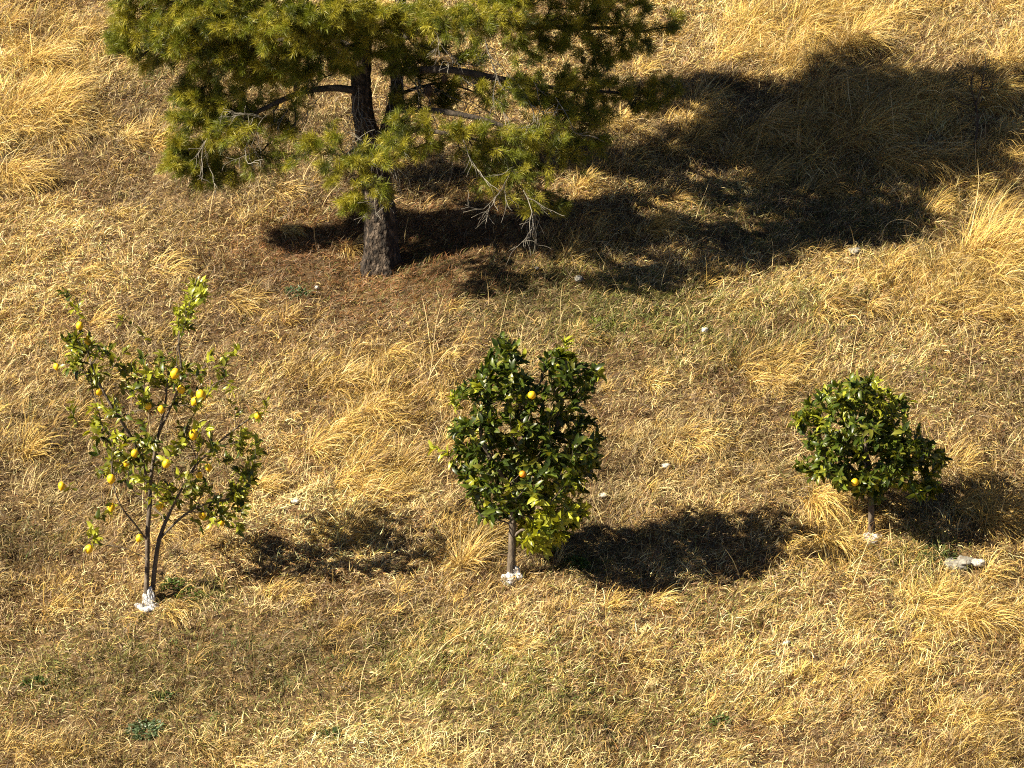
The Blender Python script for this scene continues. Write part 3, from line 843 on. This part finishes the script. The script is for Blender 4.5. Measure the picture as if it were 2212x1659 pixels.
S1.append(bough(P3(790, 60), L3((780, 40, -.2), (760, 50, -.4)),
    pads([(720, 90, 66, 46, -.6), (800, 50, 84, 46, -.6), (900, 40, 76, 42, -.5), (742, 140, 40, 20, -.4), (820, 110, 40, 20, -.5, .6), (930, 90, 50, 25, -.5, .7), (660, 180, 46, 18, -.4, .6)]), rad=.03))
S1.append(bough(P3(804, 320), L3((770, 320, -.3), (740, 340, -.6)),
    pads([(690, 315, 46, 26, -.6, .8), (740, 365, 58, 34, -.8), (705, 295, 50, 20, -.6, .6), (795, 412, 54, 36, -.9), (770, 440, 36, 16, -.9), (832, 330, 34, 32, -.85), (790, 350, 50, 25, -.8, .7), (660, 350, 40, 16, -.6, .5)]), rad=.022, dens=.65))
S1.append(bough(P3(840, 265, .08), L3((900, 280, -0.6), (980, 290, -0.8), (1060, 310, -0.8)),
    pads([(890, 268, 52, 28, -1), (960, 288, 60, 28, -0.9), (1020, 300, 66, 38, -0.8), (900, 318, 46, 22, -1, .8), (1060, 345, 60, 28, -0.8), (870, 300, 34, 24, -1.1)]), rad=.028, dens=.6))
S1.append(bough(P3(845, 240, .1), L3((950, 240, -0.65), (1080, 270, -0.75), (1160, 320, -0.75), (1180, 400, -0.8)),
    pads([(1265, 262, 50, 28, -.4), (1290, 308, 34, 22, -.4, .8), (1060, 395, 40, 22, -.9, .7), (1100, 298, 66, 40, -0.85), (1180, 285, 66, 36, -0.75), (1235, 305, 46, 28, -0.55), (1150, 360, 60, 30, -0.85, .9), (1130, 435, 50, 30, -0.95, .8), (1200, 440, 46, 26, -0.75, .8), (1100, 400, 36, 26, -0.95, .6), (1240, 350, 30, 20, -0.55, .7)]), rad=.03, dens=.6))
S1.append(bough(P3(855, 160, .15), L3((960, 150, -0.45), (1080, 170, -0.45), (1200, 190, -0.35), (1330, 200, -0.05)),
    pads([(1100, 200, 76, 34, -0.55, .8), (1180, 190, 78, 42, -0.45), (1260, 180, 66, 38, -0.25), (1330, 198, 56, 28, -0.05), (1430, 190, 42, 22, 0.15), (1040, 175, 50, 22, -0.35, .4), (1240, 238, 50, 28, -0.35), (1390, 222, 38, 22, 0.05), (1300, 250, 40, 20, -0.15, .7)]), rad=.034, dens=.85))
S1.append(bough(P3(850, 90, .2), L3((950, 60, -0.35), (1080, 50, -0.35), (1220, 60, -0.15), (1340, 60, -0.05)),
    pads([(1000, 50, 76, 40, -0.95), (1080, 28, 80, 46, -0.65), (1150, 90, 76, 46, -0.35), (1230, 60, 80, 52, -0.15), (1300, 105, 56, 38, -0.05), (1340, 30, 66, 46, -0.05), (1440, 52, 32, 22, 0.15), (1370, 90, 36, 36, -0.05), (1250, -20, 120, 40, -0.15), (1120, -40, 120, 45, -0.55)]), rad=.036, dens=.85))
S1.append(bough(P3(848, 200, .12), L3((900, 190, .2), (960, 180, .3), (1030, 200, .3)),
    pads([(920, 150, 50, 26, .2), (985, 185, 55, 30, .2), (940, 215, 50, 20, .1), (1010, 130, 40, 20, .3), (890, 120, 36, 20, .2), (862, 150, 34, 30, -.2, .6), (872, 215, 30, 24, -.2, .6), (850, 100, 34, 20, -.2, .7)]), rad=.018, dens=.85, yel=.25))
# boughs above the frame: they carry the crown whose shadow lies on the slope
mh = bp_[2]
def crown_top():
    rr = random.Random(4)
    for i in range(16):
        h = 2.40 + (i % 16) / 15 * 2.35
        R0 = (1.32 + .3 * max(0, math.sin(i * 2.4 + .4))) * (1 - ((h - 2.3) / 3.1) ** 2) ** .5
        az = i * 2.4 + .4
        ax = bp_ + np.array([-.08, 0, h]); ax[0] = P3(800, 0)[0]; ax[1] += .55
        far = ax + np.array([math.cos(az) * R0 * .85, math.sin(az) * R0 * .85, .12])
        midp = ax * .5 + far * .5 + np.array([0, 0, .06])
        pd = []
        for k in range(6):
            t = .3 + .7 * k / 5
            c = ax * (1 - t) + far * t + np.array([rr.gauss(0, .28), rr.gauss(0, .28), rr.gauss(.05, .12)])
            pd.append((c, .36, .36, .19, .75))
        bough(ax, [midp, far], pd, rad=.028, dens=.72)
crown_top()

# pale dead twigs, one ragged set
def dead(px, py, dy, ax, az_, L, depth=2):
    dk = Skel()
    p = P3(px, py, dy)
    def go(par, p, d, L, lv):
        cur = par; q = p
        for _ in range(5):
            d2 = d + R.normal(0, .19, 3) + np.array([0, 0, -.06]); d2 /= np.linalg.norm(d2); q = q + d2 * L / 5; cur = dk.add(q, cur)
            if lv > 0 and R.random() < .65:
                go(cur, q, d2 + R.normal(0, .6, 3), L * .6, lv - 1)
            d = d2
    r = dk.add(p, -1); go(r, p, np.array([ax, R.normal(-.4, .2), az_]), L, depth)
    V, F = dk.tubes(np.minimum(dk.radii(.0018, 2.6), .0034))
    tube_obj('dead_twig', V, F, M_dead, pine)
for a in [(775, 190, -.12, .15, -1, .45), (770, 200, -.14, -.1, -1, .42), (782, 230, -.15, .3, -.9, .5), (790, 270, -.2, .5, -.8, .4), (560, 250, -.25, -1, .15, .3), (580, 245, -.25, -.7, -.3, .3), (540, 300, -.3, -.3, -.8, .25),
          (1120, 180, -.6, .3, -1, .35), (1150, 170, -.6, .2, -1, .4), (1060, 320, -.6, .4, -.8, .5), (1080, 340, -.6, .5, -.9, .5), (1130, 410, -1.0, .5, -.8, .4), (1100, 380, -1.0, -.6, -.8, .35), 
          (870, 120, 0, -.1, -1, .45), (860, 140, 0, .2, -1, .4), (850, 150, 0, .05, -1, .4), (880, 130, 0, .3, -.9, .35), (950, 280, -.7, .5, -.7, .35), (1010, 130, -.3, .3, -.8, .3), (930, 60, -.9, .4, -.5, .35), (1040, 50, -.5, .3, -.9, .4),
          (900, 170, .1, .9, -.1, .5), (930, 190, .1, .9, -.2, .5), (960, 150, .1, 1, 0, .5), (980, 200, .1, .8, -.5, .4), (700, 200, 0, -.5, -.6, .35), (640, 215, 0, -.3, -.8, .3), (820, 380, -.8, .1, -.9, .3), (890, 210, 0, .6, -.5, .4), (920, 200, 0, .5, -.8, .35), (1000, 170, 0, .5, -.6, .4), (845, 180, -.05, .1, -1, .4), (868, 170, -.05, .05, -1, .45), (1060, 200, -.6, .5, -.7, .4), (1200, 210, -.6, .4, -.7, .35), (1000, 300, -.9, .3, -.8, .35), (470, 270, -.2, -.3, -.7, .3), (440, 330, 0, .2, -.8, .25), (960, 110, -.1, .8, -.3, .3)]:
    dead(*a)
for (px, py, dy, r) in [(925, 196, -.1, 11), (960, 170, .0, 8), (640, 190, -.3, 7), (1260, 130, .1, 7), (330, 40, -.3, 7), (1000, 60, -.7, 7)]:
    lumpy(P3(px, py, dy), r * mp_ * .85, r * mp_ * .85, r * mp_ * 1.2, .35, px, M_cone, 'pine_cone', pine, seg=14, rings=10, freq=4)

# ------------------------------------------------------------------ tussocks that stand out
def big_tussock(px, py, rad, L, n, az, lean, tone, gold, label):
    p = gp(px, py); m = mpp(p[1])
    ps = []
    for _ in range(max(1, int(rad / 22))):
        a = R.uniform(0, 6.28); q = rad * m * math.sqrt(R.random()) * .75
        ps.append(tussock(p[0] + q * math.cos(a), p[1] + q * math.sin(a) * .9, rad * m * .45, L * m * R.uniform(.9, 1.35), int(n * 2.6), az + R.normal(0, .2), lean, tone, gold))
    V, F, St, C = join(ps)
    o = mesh_obj('grass_tussock', V, F, St, M_grass, col=C, origin=p)
    tag(o, label, 'grass tussock', 'tall golden grass tussocks')
for a in [
    (105, 245, 75, 110, 130, -.3, .5, 1.05, .7, 'wide golden tussock fanning out near the upper left corner, left of the pine'),
    (105, 145, 55, 100, 120, -.4, .5, 1.0, .7, 'golden tussock behind the wide fanned one in the upper left corner'),
    (35, 400, 55, 105, 120, -.3, .6, 1.0, .7, 'golden tussock cut by the left picture edge, level with the pine trunk'),
    (310, 318, 50, 60, 100, -.2, .6, 1.0, .6, 'low golden tussock just left of the lowest pine bough'),
    (1850, 95, 45, 95, 130, -.4, .5, 1.1, .75, 'bright domed tussock at the top edge above the pine shadow'),
    (1920, 190, 60, 75, 110, -.4, .6, 1.1, .75, 'sunlit tussock on the upper rim of the pine shadow'),
    (1410, 505, 45, 70, 110, -.5, .8, 1.05, .6, 'sunlit combed tussock surrounded by the pine shadow'),
    (1222, 555, 35, 62, 90, -.2, .4, .95, .5, 'upright straw tussock beside the pine trunk shadow'),
    (2160, 560, 75, 150, 150, -.2, .5, 1.1, .75, 'largest golden tussock at the right edge below the pine shadow'),
    (1745, 1090, 55, 110, 130, -1.0, .9, 1.05, .75, 'long combed tussock sweeping down left of the low round tree'),
    (1800, 1185, 45, 100, 130, -1.0, .9, 1.05, .75, 'combed tussock bending down just left of the white trunk foot of the low round tree'),
    (1015, 1225, 42, 90, 100, -.1, .3, .95, .6, 'upright straw tussock just left of the dark tree trunk'),
    (745, 1160, 42, 70, 90, -.2, .4, .95, .5, 'straw tussock standing in the shadow of the lemon tree'),
    (2155, 1130, 50, 85, 120, -.5, .5, 1.05, .75, 'golden tussock at the right edge beside the low round tree'),
    (1660, 835, 55, 65, 100, -.3, .6, 1.0, .7, 'spreading tussock on the open slope above and left of the low round tree'),
    (770, 1050, 75, 65, 110, -.2, .7, 1.0, .7, 'flattened pale tussock between the lemon tree and the dark tree'),
    (2080, 1340, 70, 90, 120, -.7, .6, 1.0, .7, 'golden tussock below the pale rock near the right edge'),
    (1650, 280, 65, 80, 110, -.4, .8, 1.0, .5, 'windswept tussock lying inside the pine shadow near its upper rim'),
    (1960, 350, 75, 100, 120, -.5, .8, 1.0, .6, 'long windswept tussock in the middle of the pine shadow, left of the bare sapling')]:
    big_tussock(*a)

# tall single stalks
def stalk(pxs, label, r=.0035):
    b = gp(*pxs[0]); s = Skel()
    s.line([np.array([b[0], b[1], b[2] - .02])] + [pt(a, c, b[1] - .02 * i) for i, (a, c) in enumerate(pxs[1:])], -1, .03)
    V, F = s.tubes(np.linspace(r, r * .5, len(s.p)))
    o = mesh_obj('grass_stalk', np.array(V), *poly(F), M_stalk, origin=b); tag(o, label, 'grass stalk')
M_stalk = noise_mat('dry_stalk', [(.3, (.55, .42, .2)), (.7, (.70, .56, .30))], 20, .7, .2)
stalk([(925, 830), (935, 770), (942, 700), (958, 640)], 'tallest straight pale grass stalk between the lemon tree and the dark tree')
stalk([(918, 836), (935, 800), (970, 755), (1010, 745), (1040, 760)], 'arching pale grass stalk bending towards the dark tree top')
stalk([(1905, 520), (1912, 490), (1935, 475), (1965, 478), (1985, 492)], 'arching dry stalk at the lower rim of the pine shadow')
stalk([(985, 1640), (987, 1600), (985, 1560)], 'thin upright stalk at the bottom edge of the picture')
stalk([(10, 1510), (25, 1470), (52, 1410)], 'leaning pale stalk at the left edge in the lower left corner')
stalk([(660, 1040), (668, 980), (672, 920)], 'thin upright stalk right of the lemon tree')

# ------------------------------------------------------------------ bare dark sapling in the pine shadow
sb = gp(2098, 345)
sap = empty('bare_sapling', sb); tag(sap, 'thin dark bare sapling standing at the right end of the pine shadow', 'sapling')
s = Skel(); yb = sb[1]
a0 = s.line([np.array([sb[0], yb, sb[2] - .03]), pt(2108, 300, yb), pt(2112, 260, yb), pt(2108, 225, yb)], -1, .05, [.014, .012, .010, .008])
s.line([pt(2098, 190, yb), pt(2104, 150, yb)], a0, .05, [.006, .003])
s.line([pt(2122, 180, yb), pt(2130, 120, yb)], a0, .05, [.006, .003])
s.line([pt(2080, 225, yb), pt(2060, 205, yb)], a0, .05, [.005, .003])
T = [pt(R.uniform(2055, 2150), R.uniform(120, 250), yb + R.uniform(-.2, .2)) for _ in range(46)]
tips = s.grow(T, .4, .05, .008, skip=6)
V, F = s.tubes(s.radii(.0022)); tube_obj('trunk', V, F, M_limb, sap)
pos = []; d = []
for tp in tips:
    for _ in range(3): pos.append(s.p[tp] + R.normal(0, .012, 3)); d.append(R.normal(0, 1, 3))
n = len(pos)
V, F, St, C = leaves(np.array(pos), np.array(d), R.normal(0, 1, (n, 3)), np.full(n, .03), np.full(n, .012), np.tile([.06, .065, .03], (n, 1)))
mesh_obj('crown', V, F, St, M_leaf, sap, col=C)

# ------------------------------------------------------------------ stones and weeds
def stone(px, py, r, flat, mat, label, up=.35):
    p = gp(px, py); m = mpp(p[1])
    o = lumpy(p + np.array([0, 0, r * m * flat * up + .012]), r * m, r * m * .9, r * m * flat, .55, int(px + py), mat, 'stone')
    tag(o, label, 'stone', 'stones in the grass')
stone(2075, 1218, 34, .35, M_rockgrey, 'broad flat grey stone half sunk in grass right of the low round tree', -.15)
stone(2112, 1226, 17, .5, M_rock, 'white-crusted stone beside the broad flat grey one', .8)
stone(1523, 722, 8, .8, M_rock, 'small white stone on the open slope below the pine shadow', .9)
stone(1250, 612, 9, .8, M_rock, 'white stone with a dark side in the speckled shade right of the pine', .9)
stone(1160, 586, 5, .8, M_rock, 'tiny white stone between the pine trunk and the speckled shade', 1)
stone(1848, 552, 13, .6, M_rockgrey, 'grey stone at the lower rim of the pine shadow', .8)
stone(640, 1090, 10, .5, M_rock, 'small pale stone right of the lemon tree crown', .9)
stone(1440, 1014, 9, .6, M_rock, 'small pale stone above the shadow of the dark tree', .9)
stone(1302, 1078, 10, .5, M_rock, 'pale flat stone right of the dark tree at the shadow edge', .9)
stone(685, 628, 5, .8, M_rock, 'tiny white stone left below the pine trunk', 1)
stone(1700, 1395, 8, .5, M_rock, 'pale stone in the lower right grass', 1)

def weed(px, py, r, n, cols, L, label, el=.5):
    p = gp(px, py); m = mpp(p[1])
    q = r * m * np.sqrt(R.random(n)); a = R.uniform(0, 6.28, n)
    x = p[0] + q * np.cos(a); y = p[1] + q * np.sin(a) * .8
    pos = np.stack([x, y, height(x, y) + R.uniform(.005, .05, n) * (1 - q / (r * m) * .6)], -1)
    aa = a + R.normal(0, .8, n)
    d = np.stack([np.cos(aa), np.sin(aa), R.normal(el, .4, n)], -1)
    c = np.array(cols) * R.uniform(.6, 1.5, (n, 1))
    V, F, St, C = leaves(pos, d, np.stack([R.normal(0, .4, n), R.normal(-.2, .4, n), np.ones(n)], -1), R.uniform(.6, 1.2, n) * L, R.uniform(.25, .4, n) * L, c)
    o = mesh_obj('weed', V, F, St, M_leaf, col=C, origin=p); tag(o, label, 'weed', 'green weeds in the grass')
weed(312, 1584, 40, 420, (.10, .145, .075), .04, 'grey-green low spreading weed near the lower left corner')
weed(372, 1266, 24, 90, (.06, .10, .02), .045, 'dark green weed beside the white foot of the lemon tree')
weed(405, 1290, 24, 70, (.06, .10, .02), .045, 'dark green weed in the lemon tree stem shadow')
weed(1245, 1222, 24, 150, (.10, .16, .025), .045, 'bright green weed at the edge of the dark tree shadow')
weed(642, 636, 24, 110, (.06, .095, .045), .04, 'dull green weed left below the pine trunk')
weed(245, 815, 18, 60, (.12, .17, .03), .04, 'small bright weed behind the lemon tree crown')
weed(2030, 1195, 34, 160, (.10, .14, .05), .04, 'pale green weed beside the broad flat grey stone')
weed(75, 1480, 30, 130, (.05, .085, .02), .04, 'dark green weed near the left edge below the lemon tree')
weed(345, 1510, 22, 90, (.05, .085, .025), .04, 'small dark green weed above the grey-green one')
weed(715, 1590, 18, 80, (.06, .09, .03), .04, 'small green weed at the bottom between lemon tree and dark tree')
weed(1300, 705, 24, 100, (.13, .17, .03), .045, 'yellow-green weed above the crown of the dark tree')
weed(1555, 1565, 24, 90, (.07, .11, .03), .04, 'green weed low in the right half below the shadow of the dark tree')
